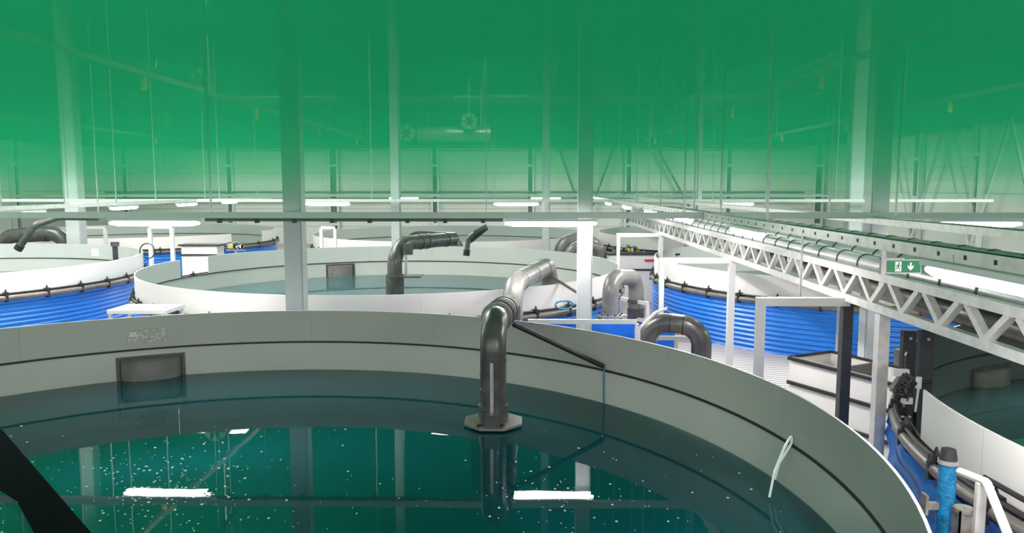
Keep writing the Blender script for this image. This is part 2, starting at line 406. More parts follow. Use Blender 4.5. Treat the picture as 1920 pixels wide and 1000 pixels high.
def make_tank(c, label, gaps=(), windows=(), n_pan=20, inner='pale_inner', liner='liner', off=0.0, clamps=40, detail=True, seam_black=True):
    """gaps: list of (a0,a1) degrees without screen panel; windows: (angle centre, half width rad, z0, z1)"""
    t = thing('fish_tank', label, 'tank', (c[0], c[1], 0))
    # corrugated outer wall
    zt = Z_PIPE; nz = 96 if detail else 48
    prof = [(RT + .05 + .016 * math.sin(2 * PI * (zt * i / nz) / 0.105), zt * i / nz) for i in range(nz + 1)]
    obj('corrugated_wall', lathe_ring(bmesh.new(), prof, 144), M['blue'], t, smooth=True)
    # liner with window openings
    bm = bmesh.new()
    N = 360; zs = [0.02, Z_SEAM - .02]
    for wd in windows: zs += [wd[2], wd[3]]
    zs = sorted(set(zs)); vs = {}
    def V(i, k):
        key = (i % N, k)
        if key not in vs:
            a = 2 * PI * (i % N) / N; vs[key] = bm.verts.new((RT * math.cos(a), RT * math.sin(a), zs[k]))
        return vs[key]
    for i in range(N):
        am = 2 * PI * (i + .5) / N
        for k in range(len(zs) - 1):
            zm = (zs[k] + zs[k+1]) / 2
            if any(abs((am - wa + PI) % (2*PI) - PI) < wh and z0 < zm < z1 for wa, wh, z0, z1 in windows): continue
            bm.faces.new((V(i, k), V(i, k+1), V(i+1, k+1), V(i+1, k)))
    obj('liner', bm, M[liner], t, smooth=True)
    obj('tank_floor', lathe_ring(bmesh.new(), [(0.01, .02), (RT, .02)], 64), M['tank_floor'], t)
    obj('seam', lathe_ring(bmesh.new(), [(RT - .012, Z_SEAM - .02), (RT - .012, Z_SEAM + .008), (RT + .02, Z_SEAM + .008), (RT+.02, Z_SEAM - .02), (RT - .012, Z_SEAM - .02)], 200), M['black'], t, smooth=True)
    # screen panels
    st = 2 * PI / n_pan
    for i in range(n_pan):
        a0, a1 = off + i * st, off + (i + 1) * st
        segs = [(a0, a1)]
        for g0, g1 in gaps:
            g0, g1 = math.radians(g0), math.radians(g1); new = []
            for s0, s1 in segs:
                for sh in (-2*PI, 0, 2*PI):
                    if g0 + sh < s1 and g1 + sh > s0:
                        if g0 + sh > s0: new.append((s0, g0 + sh))
                        if g1 + sh < s1: new.append((g1 + sh, s1))
                        break
                else: new.append((s0, s1))
            segs = new
        for s0, s1 in segs:
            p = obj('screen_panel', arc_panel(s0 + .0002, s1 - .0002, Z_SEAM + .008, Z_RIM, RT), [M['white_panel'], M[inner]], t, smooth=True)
            if detail:
                b2 = bmesh.new()
                for e, sg in ((s0, 1), (s1, -1)):
                    for z in (.06, .16, .26, .36):
                        a = e + sg * .006; q = Vector((math.cos(a), math.sin(a), 0))
                        tube(b2, [q * (RT - .006) + Vector((0, 0, Z_SEAM + z)), q * (RT + .001) + Vector((0, 0, Z_SEAM + z))], .006, 6)
                obj('rivets', b2, M['galv'], p); 
    # ring pipes and clamps
    path = [((RT + .09) * math.cos(2*PI*i/144), (RT + .09) * math.sin(2*PI*i/144), Z_PIPE) for i in range(144)]
    obj('ring_pipe', TUBE(path, .062, 10, closed=True), M['conduit'], t, smooth=True)
    path = [((RT + .09) * math.cos(2*PI*i/144), (RT + .09) * math.sin(2*PI*i/144), Z_PIPE + .10) for i in range(144)]
    obj('rail_pipe', TUBE(path, .02, 6, closed=True), M['black'], t, smooth=True)
    src = None
    for i in range(clamps):
        if src is None: src = obj('clamp', clamp_mesh(RT), M['black'], t); o = src
        else: o = src.copy(); C.objects.link(o); o.parent = t
        o.rotation_euler = (0, 0, 2 * PI * i / clamps + .05)
    # windows
    for wa, wh, z0, z1 in windows:
        cw = Vector((RT * math.cos(wa), RT * math.sin(wa), 0)); W2 = RT * wh
        wn = obj('overflow_screen', BX(((-.03, -W2-.05, z0-.05), (.0, -W2, z1+.05)), ((-.03, W2, z0-.05), (0, W2+.05, z1+.05)), ((-.03, -W2, z1), (0, W2, z1+.05)), ((-.03, -W2, z0-.05), (0, W2, z0))), M['grille'], t)
        wn.location = (cw.x, cw.y, 0); wn.rotation_euler = (0, 0, wa)
        bm = bmesh.new(); nn = 20
        zz = []
        k = 0; z = z0 - .03
        while z < z1 - .001: zz.append(z); z += .035
        zz.append(z1 - .05 if z1 - .05 > zz[-1] else z1)
        g = []
        for q, z in enumerate(zz):
            rr = W2 * (1 + (.012 if q % 2 else 0))
            g.append([bm.verts.new((.03 - rr * math.sin(PI * j / nn) * .60, -rr * math.cos(PI * j / nn), z)) for j in range(nn + 1)])
        for q in range(len(zz) - 1):
            for j in range(nn): bm.faces.new((g[q][j], g[q][j+1], g[q+1][j+1], g[q+1][j]))
        bm.faces.new(g[-1]); bm.faces.new(list(reversed(g[0])))
        obj('curved_grille', bm, M['pale_pipe'], wn, smooth=True)
        obj('back_plate', BX(((.02, -W2, z0), (.03, W2, z1))), M['black'], wn)
    return t
def water(c, label, z=Z_WATER):
    o = obj('water', lathe_ring(bmesh.new(), [(RT - .015, 0), (0.001, 0)], 128), M['water'] if c == cN else M['water_grey'], loc=(c[0], c[1], z))
    return tag(o, label, 'water', kind='stuff')

def ang(c, px, py=640):
    p = at_wall(px, py, c, RT); return math.degrees(math.atan2(p.y - c[1], p.x - c[0]))
cN, cM, cRM, cRN, cL = (-3.10, 6.05), (-3.40, 19.05), (9.2, 20.6), (9.3, 6.0), (-16.3, 19.9)
cC3, cL3, cR3 = (-3.0, 32.2), (-16.9, 33.7), (8.8, 32.7)
def wdeg(c, pxl, pxr, py0, py1):
    a = math.radians(ang(c, pxl, py0)); b = math.radians(ang(c, pxr, py0)); pm = (pxl + pxr) / 2
    z1 = at_wall(pm, py0, c, RT).z; z0 = at_wall(pm, py1, c, RT).z
    return ((a + b) / 2, abs(b - a) / 2, z0, z1)
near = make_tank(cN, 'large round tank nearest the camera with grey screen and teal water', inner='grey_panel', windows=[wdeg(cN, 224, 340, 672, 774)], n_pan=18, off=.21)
make_tank(cM, 'middle round tank behind the nearest one, white screen, one panel missing', gaps=[(ang(cM, 390, 480), ang(cM, 338, 490))], windows=[wdeg(cM, 614, 662, 498, 546)], n_pan=18, off=.1)
make_tank(cL, 'round blue corrugated tank at the left edge with white screen', gaps=[(-52, -38)], n_pan=18)
make_tank(cRM, 'wide blue corrugated tank right of the middle, behind the truss', n_pan=18)
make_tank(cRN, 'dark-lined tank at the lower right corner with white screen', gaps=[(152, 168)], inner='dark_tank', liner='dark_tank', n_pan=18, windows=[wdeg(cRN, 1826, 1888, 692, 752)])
make_tank(cC3, 'far round tank straight behind the middle tank', n_pan=18, clamps=24, detail=False)
make_tank(cL3, 'far left round tank behind the dark pipes', gaps=[(-28, -8)], n_pan=18, clamps=24, detail=False)
make_tank(cR3, 'far right round blue tank behind the white frames', n_pan=18, clamps=24, detail=False)
for c, lb in ((cN, 'teal water mirroring the lamps in the nearest tank'), (cM, 'grey-teal water in the middle tank'), (cL, 'water in the left tank'), (cRM, 'water in the tank right of the middle'), (cRN, 'dark teal water in the lower right tank'), (cC3, 'water in the far middle tank'), (cL3, 'water in the far left tank'), (cR3, 'water in the far right tank')):
    water(c, lb)

# ------------------------------------------------------------------ pipes
def bands(t, spots, r, m, L=.07):
    for p, d in spots: obj('coupling', pipe_at(p, d, r, L), m, t, smooth=True)

# near inlet pipe: rises from the octagon plate, bends back over the rim and drops behind the tank
P0 = at_z(925, 786, Z_WATER + .06); zc = EYE - 1.58
P3 = Vector((-.22, 11.9, EYE - 1.80))
t = thing('inlet_pipe', 'thick dark inlet pipe rising from the octagon plate in the nearest tank', 'pipe')
R1 = .155
obj('pipe_body', TUBE(fillet([P0, (P0.x, P0.y, zc), P3, (P3.x, P3.y, 0)], .34, 10), R1, 28), M['dark_pipe'], t, smooth=True)
dh = (P3 - Vector((P0.x, P0.y, zc))).normalized(); C0 = Vector((P0.x, P0.y, zc))
bands(t, [((P0.x, P0.y, z), (0, 0, 1)) for z in (Z_WATER + .22, Z_WATER + .42, Z_WATER + .62, Z_WATER + .78)], R1 + .008, M['dark_pipe'], .02)
obj('sleeve', pipe_at((P0.x, P0.y, Z_WATER + .12), (0, 0, 1), R1 + .025, .24), M['dark_pipe'], t, smooth=True)
obj('coupling', pipe_at(C0 + dh * 1.15, dh, R1 + .03, .75), M['pale_pipe'], t, smooth=True)
for s in (.5, .80, .98, 1.18, 1.5): obj('coupling_ring', pipe_at(C0 + dh * s, dh, R1 + .042, .035), M['black'] if s in (.80, 1.5) else M['pale_pipe'], t, smooth=True)
bm = bmesh.new()
ring = [(0.37 * math.cos(PI/8 + k*PI/4), 0.37 * math.sin(PI/8 + k*PI/4)) for k in range(8)]
lo = [bm.verts.new((P0.x + x, P0.y + y, Z_WATER + .02)) for x, y in ring]; hi = [bm.verts.new((P0.x + x, P0.y + y, Z_WATER + .045)) for x, y in ring]
bm.faces.new(list(reversed(lo))); bm.faces.new(hi)
for k in range(8): bm.faces.new((lo[k], lo[(k+1) % 8], hi[(k+1) % 8], hi[k]))
pl = obj('octagon_plate', bm, M['pale_pipe'], t); pl['label'] = 'scuffed grey octagonal plate'
obj('debris', BX(*[((P0.x + a, P0.y - b, Z_WATER + .045), (P0.x + a + w_, P0.y - b + w_ * .7, Z_WATER + .06)) for a, b, w_ in [(random.uniform(-.2, .15), random.uniform(.18, .3), random.uniform(.01, .045)) for _ in range(26)]]), M['black'], pl)
obj('gauge_strip', BX(((P0.x - .03, P0.y - R1 - .04, Z_WATER + .06), (P0.x + .01, P0.y - R1 - .02, Z_WATER + .78))), M['galv'], t)
obj('motor_box', BX(((P0.x - .09, P0.y - R1 - .17, Z_WATER + .045), (P0.x + .09, P0.y - R1, Z_WATER + .20))), M['dark_pipe'], t)
obj('submerged_tube', TUBE([(P0.x, P0.y, Z_WATER - .01), (P0.x, P0.y, .04)], .27, 28), M['black'], t, smooth=True)
# brace from the elbow to the tank wall
A = at_y(962, 608, P0.y + .7); B = at_wall(1137, 690, cN, RT)
obj('brace_rod', TUBE([A, B + (A - B).normalized() * .04], .032, 10), M['black'], t, smooth=True)
# blue rope and white tube on the rim
q = at_wall(1137, 694, cN, RT); inn = (Vector((cN[0], cN[1], q.z)) - q).normalized()
o = obj('blue_rope', TUBE([q + inn * .02 + Vector((0, 0, .03)), q + inn * .05, q + inn * .05 + Vector((0, 0, -.2)), q + inn * .05 + Vector((0.005, 0, Z_WATER - q.z + .004))], .011, 6), M['hose_blue'], smooth=True)
tag(o, 'thin blue rope hanging from the black brace into the near water', 'rope')
q = at_wall(1490, 820, cN, RT); inn = (Vector((cN[0], cN[1], q.z)) - q).normalized()
tan = Vector((-inn.y, inn.x, 0))
pa = [q + inn * .30 + Vector((0, 0, -.50)) + tan * .14, q + inn * .24 + Vector((0, 0, -.28)) + tan * .10, q + inn * .12 + Vector((0, 0, -.08)) + tan*.04, q + inn * .03 + Vector((0, 0, .03)), q + inn * .025 + Vector((0, 0, -.05)), q + inn * .14 + Vector((0, 0, -.25)) + tan*-.01, q + inn * .17 + Vector((0, 0, -.40)) + tan*-.02]
tag(obj('white_hose', TUBE(fillet(pa, .1, 4), .012, 8), M['hose_white'], smooth=True), 'bent translucent white hose clipped over the near tank seam', 'hose')

# second inlet pipe feeding the middle tank
t = thing('inlet_pipe', 'dusty pale pipe arching over the front rim of the middle tank', 'pipe')
Q0 = Vector((-.22, 12.75, 0)); zq = EYE - 1.62; Q2 = at_y(1030, 500, 15.6); Q2.z = zq + .04
obj('pipe_body', TUBE(fillet([Q0, (Q0.x, Q0.y, zq), Q2, (Q2.x + .02, Q2.y + .02, Z_WATER - .05)], .42, 10), .175, 26), M['pale_pipe'], t, smooth=True)
d2 = (Q2 - Vector((Q0.x, Q0.y, zq))).normalized()
bands(t, [(Vector((Q0.x, Q0.y, zq)) + d2 * s, d2) for s in (.5, 1.4, 2.3)] + [((Q0.x, Q0.y, zq - .5), (0, 0, 1))], .186, M['pale_pipe'], .04)
obj('brace_rod', TUBE([Q2 + Vector((-.1, 0, -.15)), Q2 + Vector((.5, -1.1, -.42))], .03, 8), M['pale_pipe'], t)
# pipe standing in the middle tank, left
t = thing('inlet_pipe', 'dark pipe bent level to the right inside the middle tank', 'pipe')
S0 = at_y(741, 560, 17.6); zS = at_y(741, 458, 17.6).z; S2 = at_y(850, 448, 19.6)
obj('pipe_body', TUBE(fillet([(S0.x, S0.y, Z_WATER - .1), (S0.x, S0.y, zS), S2], .5, 10), .17, 26), M['dark_pipe'], t, smooth=True)
dd = (S2 - Vector((S0.x, S0.y, zS))).normalized()
bands(t, [(Vector((S0.x, S0.y, zS)) + dd * s, dd) for s in (.95, 1.2, 2.0)], .186, M['dark_pipe'], .10)
obj('sleeve', TUBE([(S0.x, S0.y, Z_WATER - .05), (S0.x, S0.y, EYE - 2.0)], .21, 24), M['dark_pipe'], t, smooth=True)
obj('plate', BX(((S0.x - .1, S0.y - .25, EYE - 2.06), (S0.x + .62, S0.y + .25, EYE - 2.03))), M['dark_pipe'], t)
obj('gauge_strip', BX(((S0.x + .24, S0.y - .05, EYE - 2.03), (S0.x + .29, S0.y, EYE - 1.45))), M['galv'], t)
obj('motor_box', BX(((S0.x + .2, S0.y - .08, EYE - 1.55), (S0.x + .42, S0.y + .08, EYE - 1.30))), M['dark_pipe'], t)
# pipe lying across behind it
t = thing('return_pipe', 'dark pipe lying level beyond the middle tank, behind its bent pipe', 'pipe')
a = at_y(765, 444, 26.2); b = at_y(858, 446, 26.2)
obj('pipe_body', TUBE(fillet([(a.x, a.y, 0), a, b, (b.x, b.y, 0)], .4, 6), .20, 20), M['dark_pipe'], t, smooth=True)
bands(t, [(a.lerp(b, .5), b - a)], .22, M['dark_pipe'], .12)
# pale pipes behind the bright column
t = thing('return_pipe', 'pale grey double elbow pipe left of the bright column, beyond the middle tank', 'pipe')
a = at_y(1052, 452, 25.8); b = at_y(1120, 448, 25.8)
obj('pipe_body', TUBE(fillet([(a.x, a.y, 0), a, b, (b.x, b.y, 0)], .45, 8), .24, 20), M['pale_pipe'], t, smooth=True)
a = at_y(1068, 462, 25.0); b = at_y(1130, 460, 25.0)
obj('pipe_body', TUBE(fillet([(a.x, a.y, 0), a, b, (b.x, b.y, 0)], .35, 8), .17, 18), M['pale_pipe'], t, smooth=True)
# feeder arms, black
def feed_arm(pts, label, r=.09):
    t = thing('feed_arm', label, 'feeder arm')
    obj('arm_tube', TUBE(fillet(pts, .25, 6), r, 14), M['dark_pipe'], t, smooth=True)
    e = Vector(pts[0]); d = (Vector(pts[1]) - e)
    obj('nozzle', pipe_at(e, d, r + .02, .16), M['black'], t, smooth=True)
    obj('hanging_rod', BX(((pts[-1].x - .015, pts[-1].y - .02, pts[-1].z), (pts[-1].x + .015, pts[-1].y + .01, CEIL_Z))), M['galv'], t)
    return t
t = feed_arm([at_y(875, 474, 20.5), at_y(878, 448, 20.5), at_y(888, 438, 20.5), at_y(912, 425, 20.6)], 'black hooked feeder arm hanging over the middle tank', .07)
obj('flat_wing', BAR(at_y(880, 452, 20.6), at_y(912, 426, 20.6), .06, .16), M['black'], t)
feed_arm([at_y(36, 464, 22.5), at_y(66, 422, 22.5), at_y(110, 407, 23), at_y(185, 408, 23.6)], 'long black feeder arm angled over the left tank', .10)
# big dark pipes behind the left tank
t = thing('return_pipe', 'thick dark level pipe behind the left tank screen', 'pipe')
a = at_y(2, 444, 27.4); b = at_y(122, 437, 27.4)
obj('pipe_body', TUBE(fillet([(a.x, a.y, 0), a, b, (b.x, b.y, 0)], .5, 8), .26, 20), M['dark_pipe'], t, smooth=True)
bands(t, [(a.lerp(b, .35), b - a), (a.lerp(b, .7), b - a)], .28, M['dark_pipe'], .15)
# pipe arches in the aisle right of the near tank
t = thing('pipe_arch', 'tall grey pipe arch with flange standing over the blue sheet', 'pipe')
Y = 14.3; a = at_y(1145, 522, Y); b = at_y(1193, 522, Y + 1.0)
obj('pipe_body', TUBE(fillet([(a.x, a.y, at_y(1145, 592, Y).z), (a.x, a.y, a.z + .02), (b.x, b.y, b.z + .02), (b.x, b.y, 0)], .30, 9), .155, 24), M['pale_pipe'], t, smooth=True)
zf = at_y(1145, 592, Y).z
obj('flange', pipe_at((a.x, a.y, zf), (0, 0, 1), .25, .04), M['galv'], t, smooth=True)
obj('flange', pipe_at((a.x, a.y, zf - .09), (0, 0, 1), .25, .04), M['galv'], t, smooth=True)
bm = bmesh.new()
for k in range(10): cyl(bm, (a.x + .21 * math.cos(k * PI/5), a.y + .21 * math.sin(k * PI/5)), .015, zf - .14, zf + .05, 6)
obj('flange_bolts', bm, M['black'], t)
obj('lower_pipe', TUBE([(a.x, a.y, 0), (a.x, a.y, zf - .1)], .155, 20), M['blue'], t, smooth=True)
bands(t, [((b.x, b.y, z), (0, 0, 1)) for z in (b.z - .45, b.z - .62, b.z - .9)], .172, M['dark_pipe'], .06)
obj('lower_sleeve', TUBE([(b.x, b.y, 0.1), (b.x, b.y, b.z - .62)], .168, 20), M['dark_pipe'], t, smooth=True)
t = thing('pipe_arch', 'low dark pipe arch with two couplings just behind the near rim', 'pipe')
Y = 12.4; a = at_y(1213, 602, Y); b = at_y(1316, 612, Y - .2)
obj('pipe_body', TUBE(fillet([(a.x, a.y, 0), a, b, (b.x, b.y, 0)], .34, 10), .16, 26), M['dark_pipe'], t, smooth=True)
bands(t, [(a.lerp(b, .42), b - a), (a.lerp(b, .66), b - a)], .166, M['black'], .02)
o = obj('drain_hose', TUBE(fillet([(a.x - .12, a.y - .2, 0), (a.x - .16, a.y - .2, a.z - .1), (a.x + .1, a.y - .2, a.z + .17), (a.x + .3, a.y - .1, a.z + .22)], .1, 5), .025, 8), M['white_steel'], smooth=True)
tag(o, 'white hose running up around the low dark pipe arch', 'hose')

# blue sheet under the arches
bm = bmesh.new(); nx, ny = 24, 10; g = []
for i in range(nx + 1):
    for_j = []
    for j in range(ny + 1):
        x = .15 + 2.4 * i / nx; z = 1.28 * (1 - j / ny) + .02; y = 13.25 + .35 * (j / ny) - (x - .5) * .04 + .04 * math.sin(7 * x + z * 3) - .5 * (1 - abs(x / 2.6)) * 0
        for_j.append(bm.verts.new((x, y - .22, z)))
    g.append(for_j)
for i in range(nx):
    for j in range(ny): bm.faces.new((g[i][j], g[i+1][j], g[i+1][j+1], g[i][j+1]))
bmesh.ops.solidify(bm, geom=bm.faces[:], thickness=.01)
tag(obj('tarpaulin', bm, M['blue_cloth'], smooth=True), 'blue sheet hanging behind the white rail in front of the middle tank', 'sheet')

# white rails across the aisle
def railing(a, b, zs, label, posts=3):
    t = thing('guard_rail', label, 'railing')
    a, b = Vector(a), Vector(b)
    for z in zs: obj('rail_bar', BAR((a.x, a.y, z), (b.x, b.y, z), .05, .07), M['white_steel'], t)
    for k in range(posts):
        p = a.lerp(b, k / max(1, posts - 1)); obj('post', BX(((p.x - .03, p.y - .03, 0), (p.x + .03, p.y + .03, zs[0] - .03))), M['white_steel'], t)
pr = at_y(990, 604, 12.15); pe = at_y(1195, 606, 12.15)
railing((pr.x, 12.2, 0), (pe.x, 12.2, 0), [pr.z], 'long white rail passing behind the white column')
p = at_y(1215, 634, 12.9); p2 = at_y(1320, 640, 12.9)
railing((p.x, 12.9, 0), (p2.x, 12.9, 0), [p.z, p.z - .3, p.z - .6], 'short white railing seen through the low dark pipe arch')
p = at_y(1165, 560, 15.6); p2 = at_y(1215, 560, 14.9)
railing((p.x, 15.6, 0), (p2.x, 14.9, 0), [p.z, p.z - .35, p.z - .7], 'small white stair railing under the tall pipe arch', 2)

# ------------------------------------------------------------------ truss gantry
XT = 3.9; Z_LO, Z_UP = EYE - 1.33, EYE - .985
t = TRUSS = thing('metal_truss', 'long pale aluminium truss running from the right foreground to the back', 'truss')
obj('lower_chord', BAR((XT, 3.2, Z_LO), (XT, 29, Z_LO), .09, .09), M['alu'], t)
obj('upper_chord', BAR((XT, 3.2, Z_UP), (XT, 29, Z_UP), .09, .09), M['alu'], t)
pitch = .722; y = 8.66 - 7 * pitch
sA = obj('web_brace', BAR((0, 0, Z_LO + .04), (0, pitch * .42, Z_UP - .04), .07, .06), M['alu'], t)
sB = obj('web_brace', BAR((0, pitch * .58, Z_UP - .04), (0, pitch, Z_LO + .04), .07, .06), M['alu'], t)
first = True
while y < 28.5:
    for s in (sA, sB):
        if first: o = s
        else: o = s.copy(); C.objects.link(o); o.parent = t
        o.location = (XT, y, 0)
    first = False; y += pitch
# portal supports
def portal(xl, y, label, right_dark=False, w_=.09):
    t = thing('support_frame', label, 'frame')
    zt = Z_LO - .06
    obj('cross_bar', BAR((xl - .05, y, zt), (XT + .02, y, zt), .10, .10), M['white_steel'], t)
    obj('post', BX(((xl - w_/2, y - w_/2, 0), (xl + w_/2, y + w_/2, zt - .05))), M['white_steel'], t)
    obj('post', BX(((XT - .06, y - .06, 0), (XT + .06, y + .06, zt - .05))), M['darkpost'] if right_dark else M['white_steel'], t)
    return t
portal(2.86, 9.35, 'nearest white support frame with one dark grey post, right of the near tank', True, .10)
portal(2.58, 14.6, 'white square frame under the truss, left of the wide blue tank')
portal(2.68, 22.3, 'farther white square frame under the truss, beside the middle tank')
o = obj('truss_post', BX(((XT - .01, 8.45, 0), (XT + .11, 8.57, Z_LO - .05))), M['alu']); tag(o, 'single pale metal post under the truss, right of the dark post', 'post')
o = obj('red_tag', BX(((2.92, 9.28, 0.93), (3.0, 9.36, 1.13))), M['red']); tag(o, 'small red box on the white post of the nearest frame', 'box')
# the pipes carried by the gantry
for i, (x, z, r, m_, lb) in enumerate([(4.13, EYE - .93, .115, 'silver', 'silver banded pipe lying next to the truss'), (4.39, EYE - .89, .13, 'silver', 'second silver banded pipe from the truss'),
                                     (4.68, EYE - .88, .14, 'silver', 'third silver banded pipe from the truss'), (4.99, EYE - .87, .15, 'silver', 'fourth silver banded pipe from the truss'), (5.32, EYE - .86, .15, 'silver', 'silver banded pipe farthest from the truss')]):
    t = thing('insulated_pipe', lb, 'pipe', group=None)
    obj('pipe_body', TUBE([(x, 3.0 + k * 1.3, z) for k in range(21)], r, 20), M[m_], t, smooth=True)
    s = None
    for k in range(34):
        y = 6.9 + .17 * i + k * .62
        if s is None: s = obj('strap', TUBE([(0, -.015, 0), (0, .015, 0)], r + .008, 20), M['black'], t, smooth=True); o = s
        else: o = s.copy(); C.objects.link(o); o.parent = t
        o.location = (x, y, z)
# dark pipes beneath
for k, (x, z, r, lb) in enumerate([(4.3, EYE - 1.24, .12, 'dark pipe under the gantry nearest the truss'), (4.85, EYE - 1.24, .15, 'thick dark pipe under the silver pipes')]):
    tag(obj('dark_duct', TUBE([(x, 5.0, z), (x, 27, z)], r, 18), M['conduit'], smooth=True), lb, 'pipe')
t = TRUSS
for k in range(8):
    y = 5.5 + 3.0 * k
    obj('cross_beam', BX(((XT, y - .04, Z_UP - .13), (5.6, y + .04, Z_UP - .06))), M['alu'], t)
for k, y in enumerate((13.6, 26.9)):
    obj('leg', BX(((5.52, y - .04, 0), (5.6, y + .04, Z_UP - .06))), M['galv'], t)
    obj('cross_beam', BX(((XT + .05, y - .04, Z_UP - .13), (5.6, y + .04, Z_UP - .06))), M['alu'], t)

# ------------------------------------------------------------------ cable trays and lamps
def cable_tray(a, b, label, rods=(), w_=.12, rod_label=None, m='alu', h=.09):
    t = thing('cable_tray', label, 'cable tray')
    a, b = Vector(a), Vector(b); d = (b - a).normalized(); s = d.cross(Vector((0, 0, 1)))
    L = (b - a).length
    obj('tray_side', BAR(a + s * w_/2, b + s * w_/2, .012, h), M[m], t)
    obj('tray_side', BAR(a - s * w_/2, b - s * w_/2, .012, h), M[m], t)
    obj('tray_bottom', BAR(a - Vector((0, 0, h/2)), b - Vector((0, 0, h/2)), w_, .01), M[m], t)
    obj('cables', TUBE([a.lerp(b, k/60) + Vector((0, 0, .02)) + s * .02 * math.sin(k * 1.3) for k in range(61)], .025, 6), M['cable'], t)
    if w_ < .2:
        bm = bmesh.new(); k = .3
        while k < min(L, 20):
            p = a + d * k - s * (w_/2 + .007); bar(bm, p - s * .002, p + s * .002, .03, .03); k += .32
        obj('holes', bm, M['black'], t)
    for r in rods:
        p = a + d * r
        obj('hanging_rod', BX(((p.x - .012, p.y - .012, a.z + .02), (p.x + .012, p.y + .012, CEIL_Z))), M['galv'], t)
ZT = EYE - .45
cable_tray((2.86, 4.0, ZT), (2.86, 46, ZT), 'perforated cable tray above the truss, running to the far wall', rods=(5.2, 7.4, 9.2, 12.5, 16, 20, 26, 33), h=.085)
cable_tray((5.45, 7.2, EYE - .52), (5.45, 44, EYE - .52), 'wider cable tray beyond the silver pipes', rods=(4.3, 6.8, 10.5, 15.5, 22), w_=.28)
cable_tray((-10.8, 14.0, ZT), (-10.8, 46, ZT), 'cable tray over the left aisle running to the far wall', rods=(1.8, 4, 6.3, 8.5, 12, 17, 23))
cable_tray((-24, 12.25, ZT), (15, 12.25, ZT), 'near cross tray passing in front of the wide column', rods=(7.2, 13.5, 19, 26.5, 37), m='steel')
cable_tray((-24, 25.2, ZT), (15, 25.2, ZT), 'second cross tray beyond the middle tank', rods=(5, 9, 14, 19, 23, 28, 34), m='steel')
cable_tray((-24, 38.2, ZT), (15, 38.2, ZT), 'farthest cross tray near the far wall', rods=(6, 14, 22, 30), m='steel')

bm = TUBE([(-5.1, 12.25, EYE - .527), (-.35, 12.25, EYE - .527)], .026, 8)
sp_ = obj('service_pipe', bm, M['wallpost'], smooth=True); tag(sp_, 'dark pipe clipped under the near cross tray between its two lamps', 'pipe')
for k in range(8): obj('clip', BX(((-4.9 + .6 * k, 12.21, EYE - .575), (-4.84 + .6 * k, 12.29, EYE - .50))), M['black'], sp_)
def make_lamp(loc, along_y, label, L=1.45):
    t = thing('tube_lamp', label, 'lamp', loc, PI/2 if along_y else 0)
    bm = BX(((-L/2, -.06, .02), (L/2, .06, .06)))
    obj('housing', bm, M['lampbody'], t)
    n = 10; path = [(-L/2 + L * k / n, 0, -.012) for k in range(n + 1)]
    rad = [.02 if k in (0, n) else .048 for k in range(n + 1)]
    obj('diffuser', TUBE(path, .05, 12, radii=rad), M['lamp'], t, smooth=True)
    if loc[1] < 22:
        l = area_light('tube_light', (loc[0], loc[1], loc[2] - .075), (1.35, .07), 60, (1.0, 0.97, 0.96), (0, 0, PI/2 if along_y else 0))
    obj('suspension', BX(((-.4, -.008, .06), (-.385, .008, .12)), ((.385, -.008, .06), (.4, .008, .12))), M['galv'], t)
ZL = EYE - .56
for x, lb in ((-5.92, 'tube lamp on the near cross tray left of the wide column'), (.40, 'tube lamp on the near cross tray beside the bright column'), (7.05, 'long tube lamp on the near cross tray at the right edge')):
    make_lamp((x, 12.25, ZL - .01), False, lb)
for x, lb in ((-14.2, 'far tube lamp second from the left on the second cross tray'), (-6.45, 'far tube lamp just right of the wide column'), (-.3, 'far tube lamp right of the slim centre column'), (6.65, 'far tube lamp above the start of the truss')):
    make_lamp((x, 25.2, ZL), False, lb)
for x, lb in ((-6.0, 'most distant tube lamp left of centre on the farthest tray'), (1.0, 'most distant tube lamp right of centre on the farthest tray')):
    make_lamp((x, 38.2, ZL), False, lb)
for y, lb in ((4.68, 'nearest bright tube lamp glaring beside the exit sign'), (9.85, 'tube lamp above the truss, second from the right foreground'), (13.75, 'third tube lamp along the truss tray'), (17.4, 'fourth tube lamp along the truss tray'), (21.5, 'fifth tube lamp along the truss tray'), (26.3, 'sixth and smallest tube lamp along the truss tray')):
    make_lamp((2.8, y, ZL), True, lb)
for y, lb in ((16.6, 'nearest tube lamp of the left tray at the left picture edge'), (20.8, 'second tube lamp along the left tray'), (24.7, 'third tube lamp along the left tray'), (28.3, 'fourth tube lamp along the left tray'), (32.0, 'fifth tube lamp along the left tray')):
    make_lamp((-10.85, y, ZL), True, lb)

# exit sign
t = thing('exit_sign', 'green emergency exit sign with running figure and down arrow', 'sign', at_y(1694, 500, 6.2), 0)
t.scale = (.92, .92, .92)
obj('sign_box', BX(((-.155, 0, -.062), (.155, .05, .062))), M['white_steel'], t)
obj('sign_face', BX(((-.145, -.006, -.052), (.145, 0, .052))), M['signgreen'], t)
def poly(bm, pts, y=-.008, th=.002):
    f = [bm.verts.new((x, y, z)) for x, z in pts]; g = [bm.verts.new((x, y + th, z)) for x, z in pts]
    n = len(pts); bm.faces.new(f); bm.faces.new(list(reversed(g)))
    for i in range(n): bm.faces.new((f[i], g[i], g[(i+1) % n], f[(i+1) % n]))
bm = bmesh.new(); poly(bm, [(-.075, -.042), (-.022, -.042), (-.022, .043), (-.075, .043)])
obj('door_symbol', bm, M['signwhite'], t)
bm = bmesh.new()
def stroke(a, b, w_):
    a, b = Vector(a), Vector(b); d = (b - a).normalized(); s = Vector((-d.y, d.x)) * w_ / 2
    poly(bm, [tuple(a - s), tuple(b - s), tuple(b + s), tuple(a + s)], y=-.0115)
